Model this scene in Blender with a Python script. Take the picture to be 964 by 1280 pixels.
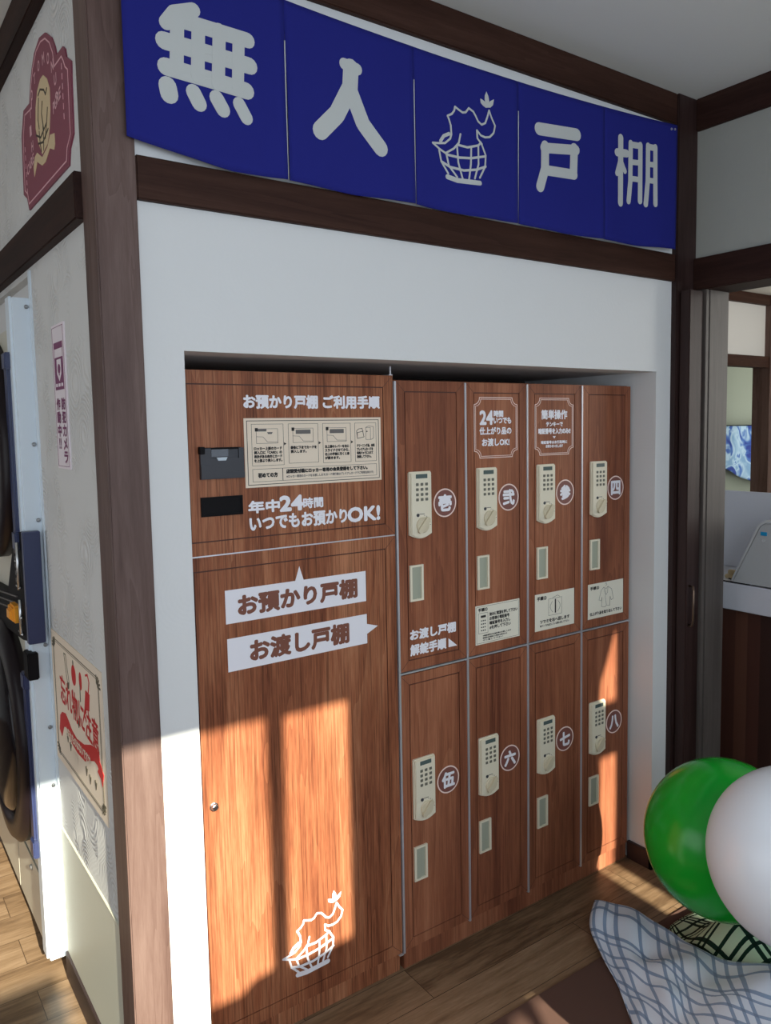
import bpy, bmesh, math, random
from mathutils import Vector, Matrix
from mathutils.geometry import tessellate_polygon

for o in list(bpy.data.objects): bpy.data.objects.remove(o)
S = bpy.context.scene
COL = S.collection
R = math.radians
rng = random.Random(7)

# ------------------------------------------------------------------ camera
cam = bpy.data.cameras.new('camera')
co = bpy.data.objects.new('camera', cam); COL.objects.link(co)
F_PX, PX, PY = 992.59, 519.6, 619.66          # focal length and principal point for the 964 x 1280 frame
cam.sensor_fit = 'VERTICAL'; cam.sensor_height = 36.0
cam.lens = F_PX / 1280 * 36.0
cam.shift_x = (482 - PX) / 1280; cam.shift_y = (PY - 640) / 1280
cam.clip_start = 0.02
yw, pt, rl = R(-36.099), R(-5.0324), R(-0.8766)
fw = Vector((math.sin(-yw) * math.cos(pt), math.cos(yw) * math.cos(pt), math.sin(pt)))
rt = Vector((math.cos(yw), math.sin(yw), 0)); up = rt.cross(fw)
r2 = rt * math.cos(rl) + up * math.sin(rl); u2 = up * math.cos(rl) - rt * math.sin(rl)
M = Matrix((r2, u2, -fw)).transposed().to_4x4(); M.translation = Vector((-1.3033, -1.882, 1.6565))
co.matrix_world = M
S.camera = co

# ------------------------------------------------------------------ light
S.view_settings.view_transform = 'Standard'; S.view_settings.look = 'None'
S.view_settings.exposure = 0.24; S.view_settings.gamma = 1.0
S.view_settings.use_curve_mapping = False
wd = bpy.data.worlds.new('sky'); S.world = wd; wd.use_nodes = True
wd.node_tree.nodes['Background'].inputs[0].default_value = (0.62, 0.78, 1.0, 1)
wd.node_tree.nodes['Background'].inputs[1].default_value = 1.2
SUN_DX, SUN_TAN = 0.06, 0.47
sl = bpy.data.lights.new('sun', 'SUN'); so = bpy.data.objects.new('sun', sl); COL.objects.link(so)
sl.energy = 12.0; sl.color = (1.0, 0.95, 0.76); sl.angle = R(0.6)
so.rotation_euler = Vector((SUN_DX, 1.0, -SUN_TAN)).to_track_quat('-Z', 'Y').to_euler()
def area(name, loc, aim, sx, sy, e, col):
    l = bpy.data.lights.new(name, 'AREA'); l.shape = 'RECTANGLE'; l.size = sx; l.size_y = sy; l.energy = e; l.color = col
    o = bpy.data.objects.new(name, l); COL.objects.link(o); o.location = loc
    o.rotation_euler = (Vector(aim) - Vector(loc)).to_track_quat('-Z', 'Y').to_euler(); return o
area('shopfront_daylight', (-0.7, -2.94, 1.45), (-0.7, 0, 0.75), 3.4, 2.2, 52, (0.80, 0.90, 1.0))
area('laundry_side_fill', (-3.3, 0.2, 1.3), (-0.8, 0.3, 1.2), 2.2, 1.6, 13, (0.88, 0.94, 1.0))  # added fill lamp to lighten the left wall and dryers, no window behind it
area('next_room_daylight', (4.2, -1.8, 1.9), (4.6, 2.0, 1.7), 2.0, 1.4, 60, (1.0, 0.98, 0.92))

# ------------------------------------------------------------------ materials
def mat(name, col=(.8, .8, .8), rough=.6, metal=0.0, spec=.5, **kw):
    m = bpy.data.materials.new(name); m.use_nodes = True
    b = m.node_tree.nodes['Principled BSDF']
    b.inputs['Base Color'].default_value = (*col, 1); b.inputs['Roughness'].default_value = rough
    b.inputs['Metallic'].default_value = metal; b.inputs['Specular IOR Level'].default_value = spec
    for k, v in kw.items(): b.inputs[k.replace('_', ' ')].default_value = v
    return m
class N:
    """small helper around a node tree"""
    def __init__(s, m): s.t = m.node_tree; s.b = s.t.nodes['Principled BSDF']
    def n(s, kind, **kw):
        x = s.t.nodes.new(kind)
        for k, v in kw.items(): setattr(x, k, v)
        return x
    def l(s, a, b): s.t.links.new(a, b)
    def math(s, op, a, b=None):
        x = s.n('ShaderNodeMath', operation=op)
        for i, v in enumerate((a, b)):
            if v is None: continue
            if isinstance(v, (int, float)): x.inputs[i].default_value = v
            else: s.l(v, x.inputs[i])
        return x.outputs[0]
    def ramp(s, fac, stops):
        x = s.n('ShaderNodeValToRGB'); e = x.color_ramp.elements
        while len(e) < len(stops): e.new(.5)
        for q, (p, c) in zip(e, stops): q.position = p; q.color = (*c, 1)
        s.l(fac, x.inputs[0]); return x.outputs[0]
    def mapping(s, scale, space='Object', rnd=True):
        tc = s.n('ShaderNodeTexCoord'); mp = s.n('ShaderNodeMapping')
        s.l(tc.outputs[space], mp.inputs[0]); mp.inputs['Scale'].default_value = scale
        if rnd:
            oi = s.n('ShaderNodeObjectInfo'); cx = s.n('ShaderNodeCombineXYZ')
            r = s.math('MULTIPLY', oi.outputs['Random'], 17.0)
            for i in range(3): s.l(r, cx.inputs[i])
            s.l(cx.outputs[0], mp.inputs['Location'])
        return mp.outputs[0]
def noise(g, vec, scale, detail=3, rough=.5, dist=0):
    x = g.n('ShaderNodeTexNoise'); g.l(vec, x.inputs['Vector'])
    x.inputs['Scale'].default_value = scale; x.inputs['Detail'].default_value = detail
    x.inputs['Roughness'].default_value = rough; x.inputs['Distortion'].default_value = dist
    return x.outputs['Fac']
def bump(g, h, strength, dist=.002):
    x = g.n('ShaderNodeBump'); x.inputs['Strength'].default_value = strength; x.inputs['Distance'].default_value = dist
    g.l(h, x.inputs['Height']); g.l(x.outputs[0], g.b.inputs['Normal'])
def wood(name, dark, mid, light, axis='z', rough=.45, scale=1.0, cathedral=1.0, spec=.4, grain=1.0, streak=0.0):
    m = mat(name, mid, rough, spec=spec); g = N(m)
    a = 7.0 * scale; b = .55 * scale
    sc = {'z': (a, a, b), 'x': (b, a, a), 'y': (a, b, a)}[axis]
    v = g.mapping(sc)
    n1 = noise(g, v, 1.0, 3, .55, .6 * cathedral)
    rings = g.math('FRACT', g.math('MULTIPLY', n1, 7.0))
    n2 = noise(g, v, 9.0, 4, .7)
    n3 = noise(g, v, 34.0, 2, .6)
    mixv = g.math('ADD', g.math('ADD', g.math('MULTIPLY', n1, .75), g.math('MULTIPLY', rings, .10)), g.math('ADD', g.math('MULTIPLY', n2, .22 * grain), g.math('MULTIPLY', n3, .13 * grain)))
    c = g.ramp(mixv, [(.40 + .17 * (grain - 1), dark), (.60 + .17 * (grain - 1), mid), (.82 + .17 * (grain - 1), light)])
    if streak:
        sv = g.mapping({'z': (230 * scale, 230 * scale, 4.0), 'x': (3, 150, 150), 'y': (150, 3, 150)}[axis])
        sn = noise(g, sv, 1.0, 3, .6, .25); k = g.ramp(sn, [(.36, (1 - streak,) * 3), (.52, (1.0,) * 3), (.70, (1.10,) * 3)])
        mm = g.n('ShaderNodeMix', data_type='RGBA', blend_type='MULTIPLY'); mm.inputs[0].default_value = 1.0
        g.l(c, mm.inputs[6]); g.l(k, mm.inputs[7]); c = mm.outputs[2]
    g.l(c, g.b.inputs['Base Color']); bump(g, n3, .15, .001)
    return m
def lin(r, g, b):
    f = lambda c: (c / 255 / 12.92) if c / 255 <= .04045 else ((c / 255 + .055) / 1.055) ** 2.4
    return (f(r), f(g), f(b))
W_LOCK = wood('walnut_veneer', (.120, .034, .017), (.285, .098, .046), (.45, .190, .096), grain=1.5, streak=.42, spec=.18)
W_LOCK2 = wood('walnut_veneer_smooth', (.150, .047, .026), (.278, .098, .050), (.42, .168, .090), grain=1.2, streak=.2, spec=.18)
W_POST = wood('dark_post_wood', (.066, .036, .030), (.116, .070, .059), (.172, .114, .098), scale=1.6, rough=.5, spec=.25)
W_BEAM = wood('dark_beam_wood', (.022, .008, .005), (.042, .017, .011), (.066, .030, .020), axis='x', scale=1.6, rough=.6, spec=.15)
W_BEAMY = wood('dark_beam_wood_cross', (.016, .006, .005), (.030, .012, .009), (.048, .022, .016), axis='y', scale=1.6, rough=.6, spec=.15)
W_DOOR = wood('dark_door_wood', (.016, .007, .006), (.032, .016, .014), (.052, .029, .026), scale=1.4, spec=.25)
W_JAMB = wood('greyed_jamb_wood', (.060, .048, .043), (.090, .074, .066), (.125, .105, .094), scale=1.2, rough=.5)
W_PANEL = wood('counter_panel_wood', (.04, .012, .008), (.075, .024, .015), (.12, .042, .026), scale=.8)
GROOVE = mat('groove_shadow_line', (.075, .021, .013), .6)
PLASTIC = mat('cream_plastic', lin(228, 219, 196), .45)
PLASTIC2 = mat('cream_plastic_knob', lin(210, 198, 170), .4)
RECESS = mat('grey_green_recess', lin(165, 168, 150), .5)
LCD = mat('lcd_glass', lin(84, 98, 96), .2)
BTN = mat('grey_button', lin(110, 108, 95), .5)
BLACK = mat('black_plastic', (.006, .005, .006), .6, spec=.12)
DGREY = mat('charcoal_plastic', (.050, .051, .060), .5, spec=.3)
ALU = mat('aluminium_edge', (.62, .62, .66), .35, .6)
CHROME = mat('chrome', (.75, .75, .76), .18, 1.0)
WHITE = mat('white_sticker', lin(236, 234, 240), .5)
PAPER = mat('beige_paper', lin(232, 215, 194), .7)
PAPER2 = mat('ivory_paper', lin(228, 222, 205), .7)
INK = mat('black_ink', lin(40, 36, 34), .7)
INKG = mat('grey_ink', lin(105, 100, 98), .7)
BROWN = mat('brown_ink', (.20, .066, .038), .6)
DISC = mat('dark_roundel', lin(124, 76, 68), .5)
PINKW = mat('pale_pink_line', lin(240, 214, 205), .5)
MAROON = mat('maroon_vinyl', lin(132, 58, 78), .5)
ROSE = mat('rose_line', lin(226, 176, 182), .5)
TAN = mat('tan_vinyl', lin(214, 190, 150), .6)
PURPLE = mat('purple_ink', lin(118, 42, 92), .5)
PINKP = mat('pale_pink_board', lin(236, 224, 228), .4)
RED = mat('red_ink', lin(196, 32, 34), .6)
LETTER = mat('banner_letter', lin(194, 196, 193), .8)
STEEL = mat('painted_steel', lin(206, 202, 186), .4)
TRIMW = mat('white_coated_metal', lin(222, 232, 240), .35)
NAVY = mat('navy_plastic', lin(44, 52, 88), .35)
GLASSB = mat('dark_door_glass', (.006, .004, .006), .12, spec=.25)
RIM = mat('black_rim', (.010, .006, .008), .35, spec=.2)
ORANGE = mat('orange_plastic', lin(240, 160, 30), .4)
RAIL = mat('bright_steel', (.62, .62, .62), .25, .9)
SCREW = mat('screw_steel', (.35, .36, .37), .3, .9)
MACH = mat('grey_machine_plastic', lin(176, 176, 178), .4)
MACHL = mat('light_machine_edge', lin(196, 196, 198), .4)
BLUE = mat('blue_sticker', lin(20, 140, 190), .4)
TOPW = mat('white_worktop', lin(205, 204, 212), .4)
GREENW = mat('grey_green_wall', lin(142, 143, 128), .9)
DOORMAT = mat('brown_mat', (.105, .052, .037), .9)
CEIL = mat('ceiling_paper', (.78, .78, .74), .95)
CREAM = mat('cream_wainscot', lin(206, 204, 186), .5)
BASE = mat('dark_baseboard', (.028, .013, .012), .5)
DARKWALL = mat('cupboard_dark', (.05, .035, .03), .9)
BRIGHT = mat('bright_window_glass', (1, 1, 1), .5, Emission_Color=(.93, 1.0, .96, 1), Emission_Strength=1.15)

def wallpaper(name, col, swirl=.35, fine=.25, deep=.0022):
    m = mat(name, col, .85, spec=.25); g = N(m)
    v = g.mapping((1, 1, 1), rnd=False)
    vo = g.n('ShaderNodeTexVoronoi'); vo.inputs['Scale'].default_value = 6.5; g.l(v, vo.inputs['Vector'])
    d = g.math('SINE', g.math('MULTIPLY', vo.outputs['Distance'], 95.0))
    mask = g.math('MAXIMUM', g.math('MULTIPLY', g.math('SUBTRACT', noise(g, v, 5.0, 2), .42), 5.0), 0.0)
    mask = g.math('MINIMUM', mask, 1.0)
    h = g.math('ADD', g.math('MULTIPLY', g.math('MULTIPLY', d, mask), swirl), g.math('MULTIPLY', noise(g, v, 70, 2), fine))
    bump(g, h, .5, deep)
    return m
PLASTER = wallpaper('white_wallpaper', (.72, .717, .71), .05, .35)
SWIRL = wallpaper('swirl_wallpaper', (.66, .65, .63), 1.1, .1, .0042)
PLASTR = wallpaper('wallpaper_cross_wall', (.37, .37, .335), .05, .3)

def floor_mat():
    m = mat('oak_floor', (.2, .12, .07), .38, spec=.4); g = N(m)
    tc = g.n('ShaderNodeTexCoord')
    br = g.n('ShaderNodeTexBrick'); g.l(tc.outputs['Object'], br.inputs['Vector'])
    br.offset = .37; br.inputs['Scale'].default_value = 1.0
    br.inputs['Brick Width'].default_value = .92; br.inputs['Row Height'].default_value = .148
    br.inputs['Mortar Size'].default_value = .0012; br.inputs['Mortar Smooth'].default_value = .3
    br.inputs['Color1'].default_value = (0, 0, 0, 1); br.inputs['Color2'].default_value = (1, 1, 1, 1); br.inputs['Mortar'].default_value = (.5, .5, .5, 1)
    mp = g.n('ShaderNodeMapping'); g.l(tc.outputs['Object'], mp.inputs[0]); mp.inputs['Scale'].default_value = (1.0, 9, 1)
    ad = g.n('ShaderNodeVectorMath', operation='ADD'); g.l(mp.outputs[0], ad.inputs[0])
    sc = g.n('ShaderNodeVectorMath', operation='SCALE'); g.l(br.outputs['Color'], sc.inputs[0]); sc.inputs['Scale'].default_value = 7.0
    g.l(sc.outputs[0], ad.inputs[1])
    n1 = noise(g, ad.outputs[0], 2.2, 5, .6, .4); n2 = noise(g, ad.outputs[0], 14, 3, .6)
    f = g.math('ADD', g.math('MULTIPLY', n1, .7), g.math('ADD', g.math('MULTIPLY', n2, .3), g.math('MULTIPLY', g.math('SUBTRACT', br.outputs['Color'], .5), .10)))
    c = g.ramp(f, [(.36, (.115, .068, .037)), (.5, (.225, .142, .080)), (.66, (.32, .215, .132))])
    mx = g.n('ShaderNodeMix', data_type='RGBA'); g.l(br.outputs['Fac'], mx.inputs[0]); g.l(c, mx.inputs[6]); mx.inputs[7].default_value = (.05, .028, .016, 1)
    g.l(mx.outputs[2], g.b.inputs['Base Color']); bump(g, n2, .08, .001)
    return m
FLOOR = floor_mat()
def cloth_navy():
    m = mat('navy_cotton', lin(32, 36, 122), .85, spec=.2); g = N(m)
    v = g.mapping((1, 1, 1), rnd=False)
    bump(g, noise(g, v, 420, 2), .25, .0006); return m
NAVYC = cloth_navy()
def plaid(name, base, line, line2, period, bandsu, bandsv):
    m = mat(name, base, .9, spec=.15); g = N(m)
    tc = g.n('ShaderNodeTexCoord'); sp = g.n('ShaderNodeSeparateXYZ'); g.l(tc.outputs['UV'], sp.inputs[0])
    def bands(out, bs):
        fr = g.math('FRACT', g.math('MULTIPLY', out, 1 / period)); acc = None
        for c, w in bs:
            q = g.math('LESS_THAN', g.math('ABSOLUTE', g.math('SUBTRACT', fr, c)), w)
            acc = q if acc is None else g.math('MAXIMUM', acc, q)
        return acc
    a = bands(sp.outputs[0], bandsu); b = bands(sp.outputs[1], bandsv)
    m1 = g.n('ShaderNodeMix', data_type='RGBA'); g.l(g.math('MAXIMUM', a, b), m1.inputs[0]); m1.inputs[6].default_value = (*base, 1); m1.inputs[7].default_value = (*line, 1)
    m2 = g.n('ShaderNodeMix', data_type='RGBA'); g.l(g.math('MULTIPLY', a, b), m2.inputs[0]); g.l(m1.outputs[2], m2.inputs[6]); m2.inputs[7].default_value = (*line2, 1)
    g.l(m2.outputs[2], g.b.inputs['Base Color'])
    return m
PLAIDB = plaid('blue_plaid', lin(222, 238, 255), lin(146, 172, 204), lin(126, 150, 182), .26, [(.10, .030), (.28, .026), (.44, .030), (.78, .030)], [(.06, .030), (.30, .028), (.66, .032), (.80, .022)])
PLAIDG = plaid('green_plaid', lin(200, 226, 196), lin(24, 54, 42), lin(16, 38, 30), .135, [(.10, .05), (.28, .04), (.46, .05)], [(.10, .05), (.30, .045), (.75, .05)])
BAL_G = mat('green_latex', lin(12, 168, 44), .22, spec=.5)
BAL_W = mat('white_latex', lin(232, 236, 242), .25, spec=.5)
CURT = None
def curtain_mat():
    m = mat('blue_white_print', (.6, .7, .8), .8); g = N(m)
    v = g.mapping((1, 1, 1), rnd=False)
    n1 = noise(g, v, 5.0, 2, .5, 1.2)
    c = g.ramp(n1, [(.36, lin(30, 50, 130)), (.43, lin(70, 105, 165)), (.50, lin(170, 190, 205)), (.62, lin(120, 150, 180))])
    g.l(c, g.b.inputs['Base Color']); return m
CURT = curtain_mat()
def counter_panel():
    m = mat('striped_counter_panel', (.06, .02, .013), .45); g = N(m)
    tc = g.n('ShaderNodeTexCoord'); sp = g.n('ShaderNodeSeparateXYZ'); g.l(tc.outputs['Object'], sp.inputs[0])
    cell = g.math('FLOOR', g.math('MULTIPLY', sp.outputs[1], 19.0))
    wn = g.n('ShaderNodeTexWhiteNoise', noise_dimensions='1D'); g.l(cell, wn.inputs['W'])
    v = g.mapping((30, 30, 2), rnd=False); n2 = noise(g, v, 1, 3)
    f = g.math('ADD', g.math('MULTIPLY', wn.outputs['Value'], .7), g.math('MULTIPLY', n2, .3))
    g.l(g.ramp(f, [(.2, (.030, .010, .007)), (.55, (.062, .020, .013)), (.85, (.105, .040, .024))]), g.b.inputs['Base Color'])
    return m
W_STRIPE = counter_panel()

# ------------------------------------------------------------------ mesh helpers
def wloc(o):
    v = Vector((0, 0, 0))
    while o is not None: v = v + o.location; o = o.parent
    return v
def obj(name, bm, m, parent=None, smooth=False, kind=None, label=None):
    """link a bmesh (world coordinates) as one mesh object, optionally as a child"""
    if parent is not None: bmesh.ops.translate(bm, verts=bm.verts, vec=-wloc(parent))
    me = bpy.data.meshes.new(name); bm.to_mesh(me); bm.free()
    for q in (m if isinstance(m, (list, tuple)) else [m]): me.materials.append(q)
    if smooth:
        for f in me.polygons: f.use_smooth = True
    o = bpy.data.objects.new(name, me); COL.objects.link(o)
    if parent is not None: o.parent = parent
    if kind: o['kind'] = kind
    if label: o['label'] = label
    return o
def thing(name, loc, label, cat, group=None):
    o = bpy.data.objects.new(name, None); COL.objects.link(o); o.location = loc; o.empty_display_size = .1
    tag(o, label, cat, group); return o
def tag(o, label, cat, group=None):
    o['label'] = label; o['category'] = cat
    if group: o['group'] = group
def BM(): return bmesh.new()
def box(bm, x0, x1, y0, y1, z0, z1, bev=0.0, mi=0):
    t = bmesh.new(); bmesh.ops.create_cube(t, size=1)
    bmesh.ops.scale(t, verts=t.verts, vec=(abs(x1 - x0), abs(y1 - y0), abs(z1 - z0)))
    bmesh.ops.translate(t, verts=t.verts, vec=((x0 + x1) / 2, (y0 + y1) / 2, (z0 + z1) / 2))
    if bev: bmesh.ops.bevel(t, geom=t.edges[:], offset=bev, segments=2, affect='EDGES')
    merge(bm, t, mi)
def merge(bm, t, mi=0):
    me = bpy.data.meshes.new('tmp'); t.to_mesh(me); t.free()
    n = len(bm.faces); bm.from_mesh(me); bpy.data.meshes.remove(me)
    bm.faces.ensure_lookup_table()
    for f in bm.faces[n:]: f.material_index = mi
def P3(pl, a, b, d): return (a, d, b) if pl == 'y' else (d, a, b) if pl == 'x' else (a, b, d)
def prism(bm, loops, pl, d0, d1, mi=0):
    """extrude a 2-D outline (first loop) with holes (further loops) between depths d0 and d1"""
    if not isinstance(loops[0][0], (tuple, list)): loops = [loops]
    flat = [p for L in loops for p in L]
    tris = tessellate_polygon([[Vector((a, b, 0)) for a, b in L] for L in loops])
    A = [bm.verts.new(P3(pl, a, b, d0)) for a, b in flat]; B = [bm.verts.new(P3(pl, a, b, d1)) for a, b in flat]
    fs = []
    for t in tris:
        for V in (A, B):
            try: fs.append(bm.faces.new([V[i] for i in t]))
            except ValueError: pass
    k = 0
    for L in loops:
        n = len(L)
        for i in range(n):
            j = (i + 1) % n
            fs.append(bm.faces.new((A[k + i], A[k + j], B[k + j], B[k + i])))
        k += n
    for f in fs: f.material_index = mi
    bmesh.ops.recalc_face_normals(bm, faces=fs)
def rect(x0, x1, z0, z1): return [(x0, z0), (x1, z0), (x1, z1), (x0, z1)]
def circ(cx, cz, r, n=32, rz=None): return [(cx + r * math.cos(2 * math.pi * i / n), cz + (rz or r) * math.sin(2 * math.pi * i / n)) for i in range(n)]
def outline(loop, w):
    """inset copy of a loop (rough, towards the centre)"""
    cx = sum(p[0] for p in loop) / len(loop); cz = sum(p[1] for p in loop) / len(loop)
    n = len(loop); out = []
    for i in range(n):
        a, b, c = Vector(loop[i - 1]), Vector(loop[i]), Vector(loop[(i + 1) % n])
        d1 = (b - a).normalized(); d2 = (c - b).normalized()
        n1 = Vector((-d1.y, d1.x)); n2 = Vector((-d2.y, d2.x)); q = (n1 + n2)
        q = q.normalized() / max(.35, math.sqrt((1 + n1.dot(n2)) / 2)) if q.length > 1e-6 else n1
        out.append(tuple(b + q * w))
    return out
def area2(l): return sum(l[i - 1][0] * l[i][1] - l[i][0] * l[i - 1][1] for i in range(len(l))) / 2
def ccw(l): return l if area2(l) > 0 else l[::-1]
def ring(bm, loop, w, pl, d0, d1, mi=0):
    loop = ccw(loop); inn = outline(loop, w); n = len(loop)
    for i in range(n):
        j = (i + 1) % n
        prism(bm, [loop[i], loop[j], inn[j], inn[i]], pl, d0, d1, mi)
def stroke(bm, pts, w, pl, d0, d1, mi=0, cap=True):
    pts = [Vector(p) for p in pts]; k = 0
    for a, b in zip(pts, pts[1:]):
        t = (b - a)
        if t.length < 1e-6: continue
        t.normalize(); n = Vector((-t.y, t.x)) * w / 2; k += 1
        prism(bm, [tuple(a + n), tuple(a - n), tuple(b - n), tuple(b + n)], pl, d0 - k * 1.2e-5, d1, mi)
    for i, p in enumerate(pts):
        k += 1
        if cap or 0 < i < len(pts) - 1: prism(bm, circ(p.x, p.y, w / 2, 14), pl, d0 - k * 1.2e-5, d1, mi)
def tube(bm, pts, r, n=10, mi=0):
    pts = [Vector(p) for p in pts]; rings = []
    for i, p in enumerate(pts):
        t = (pts[min(i + 1, len(pts) - 1)] - pts[max(i - 1, 0)]).normalized()
        a = t.orthogonal().normalized(); b = t.cross(a)
        rings.append([bm.verts.new(p + (a * math.cos(q) + b * math.sin(q)) * r) for q in [2 * math.pi * k / n for k in range(n)]])
    fs = []
    for A, B in zip(rings, rings[1:]):
        best = min(range(n), key=lambda s: (B[s].co - A[0].co).length); B[:] = B[best:] + B[:best]
        for k in range(n): fs.append(bm.faces.new((A[k], A[(k + 1) % n], B[(k + 1) % n], B[k])))
    fs.append(bm.faces.new(rings[0])); fs.append(bm.faces.new(rings[-1]))
    for f in fs: f.material_index = mi
    bmesh.ops.recalc_face_normals(bm, faces=fs)
def lathe(bm, prof, c, axis, n=32, mi=0):
    """profile of (radius, distance along axis) turned about an axis through c"""
    rings = []
    for r, d in prof:
        rg = []
        for k in range(n):
            q = 2 * math.pi * k / n; a, b = r * math.cos(q), r * math.sin(q)
            v = {'y': (a, d, b), 'x': (d, a, b), 'z': (a, b, d)}[axis]
            rg.append(bm.verts.new((c[0] + v[0], c[1] + v[1], c[2] + v[2])))
        rings.append(rg)
    fs = []
    for A, B in zip(rings, rings[1:]):
        for k in range(n): fs.append(bm.faces.new((A[k], A[(k + 1) % n], B[(k + 1) % n], B[k])))
    fs.append(bm.faces.new(rings[0])); fs.append(bm.faces.new(rings[-1]))
    for f in fs: f.material_index = mi
    bmesh.ops.recalc_face_normals(bm, faces=fs)
_glyph = {}
def glyphs(s, vertical=False):
    if s not in _glyph:
        cu = bpy.data.curves.new('lettering', 'FONT'); cu.body = s; cu.size = 1; cu.resolution_u = 3
        t = bpy.data.objects.new('lettering', cu); COL.objects.link(t); bpy.context.view_layer.update()
        me = bpy.data.meshes.new_from_object(t.evaluated_get(bpy.context.evaluated_depsgraph_get()))
        V = [(v.co.x, v.co.y) for v in me.vertices]; Fc = [tuple(p.vertices) for p in me.polygons]
        bpy.data.objects.remove(t); bpy.data.meshes.remove(me)
        xs = [v[0] for v in V]; ys = [v[1] for v in V]
        _glyph[s] = (V, Fc, min(xs), max(xs), min(ys), max(ys))
    return _glyph[s]
def text(bm, s, x0, x1, z0, z1, pl, d, bold=.0, mi=0, step=-1e-5, shear=0.0):
    """one line of writing fitted to a box; bold thickens every stroke by that many metres; shear slants z along the line"""
    V, Fc, a0, a1, b0, b1 = glyphs(s)
    offs = [(0, 0)] + ([(bold * math.cos(q), bold * math.sin(q)) for q in [k * math.pi / 4 for k in range(8)]] if bold else [])
    for k, (ox, oz) in enumerate(offs):
        vs = [bm.verts.new(P3(pl, x0 + (x1 - x0) * (x - a0) / (a1 - a0) + ox, z0 + (z1 - z0) * (y - b0) / (b1 - b0) + oz + shear * (x - a0) / (a1 - a0), d + k * step)) for x, y in V]
        for f in Fc:
            try: q = bm.faces.new([vs[i] for i in f]); q.material_index = mi
            except ValueError: pass
def grid_surface(bm, rows, su=6, sv=6, fold=None):
    """Catmull-Rom surface through a net of points, with UVs in metres"""
    def cr(p, t):
        n = len(p) - 1; i = min(int(t), n - 1); f = t - i
        a, b, c, d = p[max(i - 1, 0)], p[i], p[i + 1], p[min(i + 2, n)]
        return ((b * 2) + (c - a) * f + (a * 2 - b * 5 + c * 4 - d) * f * f + (b * 3 - a - c * 3 + d) * f ** 3) * .5
    rows = [[Vector(p) for p in r] for r in rows]; nr, nc = len(rows), len(rows[0])
    U, Vn = (nc - 1) * su, (nr - 1) * sv; G = []
    for j in range(Vn + 1):
        line = [cr([rows[r][c] for r in range(nr)], j / sv) for c in range(nc)]
        G.append([cr(line, i / su) for i in range(U + 1)])
    return G, U, Vn
def link_grid(bm, G, U, Vn, thick=.0):
    uv = bm.loops.layers.uv.new('UVMap'); vs = [[bm.verts.new(p) for p in r] for r in G]
    du = sum((G[j][i] - G[j][i - 1]).length for j in range(Vn + 1) for i in range(1, U + 1)) / (U * (Vn + 1))
    dv = sum((G[j][i] - G[j - 1][i]).length for j in range(1, Vn + 1) for i in range(U + 1)) / (Vn * (U + 1))
    cu = [[i * du for i in range(U + 1)] for _ in range(Vn + 1)]; cv = [[j * dv for _ in range(U + 1)] for j in range(Vn + 1)]
    for j in range(Vn):
        for i in range(U):
            f = bm.faces.new((vs[j][i], vs[j][i + 1], vs[j + 1][i + 1], vs[j + 1][i]))
            for l, (a, b) in zip(f.loops, ((j, i), (j, i + 1), (j + 1, i + 1), (j + 1, i))): l[uv].uv = (cu[a][b], cv[a][b])
def copy_obj(o, parent):
    c = o.copy(); COL.objects.link(c); c.parent = parent; return c

# outlines traced into world metres
K_MU = [([(-0.673, 2.524), (-0.654, 2.55), (-0.611, 2.567)], 0.0306), ([(-0.655, 2.538), (-0.485, 2.536)], 0.034), ([(-0.679, 2.486), (-0.482, 2.481)], 0.0374), ([(-0.677, 2.433), (-0.492, 2.424)], 0.0374), ([(-0.648, 2.539), (-0.654, 2.43)], 0.0306), ([(-0.601, 2.539), (-0.607, 2.429)], 0.0306), ([(-0.553, 2.54), (-0.56, 2.423)], 0.0306), ([(-0.507, 2.539), (-0.513, 2.426)], 0.0289), ([(-0.675, 2.394), (-0.672, 2.377)], 0.0391), ([(-0.618, 2.393), (-0.606, 2.371)], 0.034), ([(-0.565, 2.392), (-0.551, 2.37)], 0.034), ([(-0.511, 2.391), (-0.494, 2.364)], 0.0306)]
K_HITO = [([(-0.209, 2.543), (-0.213, 2.494), (-0.252, 2.424), (-0.3, 2.375)], 0.0437), ([(-0.21, 2.486), (-0.177, 2.416), (-0.126, 2.365)], 0.0418), ([(-0.228, 2.548), (-0.191, 2.544)], 0.0285)]
K_TO = [([(0.444, 2.528), (0.605, 2.542)], 0.0368), ([(0.464, 2.477), (0.603, 2.496)], 0.0299), ([(0.469, 2.483), (0.468, 2.416), (0.448, 2.362)], 0.0322), ([(0.594, 2.499), (0.591, 2.423)], 0.0322), ([(0.481, 2.414), (0.594, 2.421)], 0.0299)]
K_TANA = [([(0.813, 2.573), (0.815, 2.37)], 0.025), ([(0.796, 2.525), (0.843, 2.53)], 0.025), ([(0.814, 2.507), (0.796, 2.46)], 0.0187), ([(0.816, 2.501), (0.836, 2.473)], 0.0175), ([(0.863, 2.566), (0.864, 2.446), (0.857, 2.382)], 0.0212), ([(0.912, 2.569), (0.914, 2.39)], 0.0212), ([(0.863, 2.562), (0.912, 2.566)], 0.02), ([(0.864, 2.507), (0.913, 2.512)], 0.0175), ([(0.864, 2.455), (0.913, 2.458)], 0.0175), ([(0.951, 2.574), (0.951, 2.461), (0.942, 2.384)], 0.0212), ([(0.989, 2.576), (0.99, 2.391)], 0.0212), ([(0.951, 2.571), (0.989, 2.573)], 0.02), ([(0.952, 2.515), (0.99, 2.518)], 0.0175), ([(0.953, 2.463), (0.991, 2.465)], 0.0175)]
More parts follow.
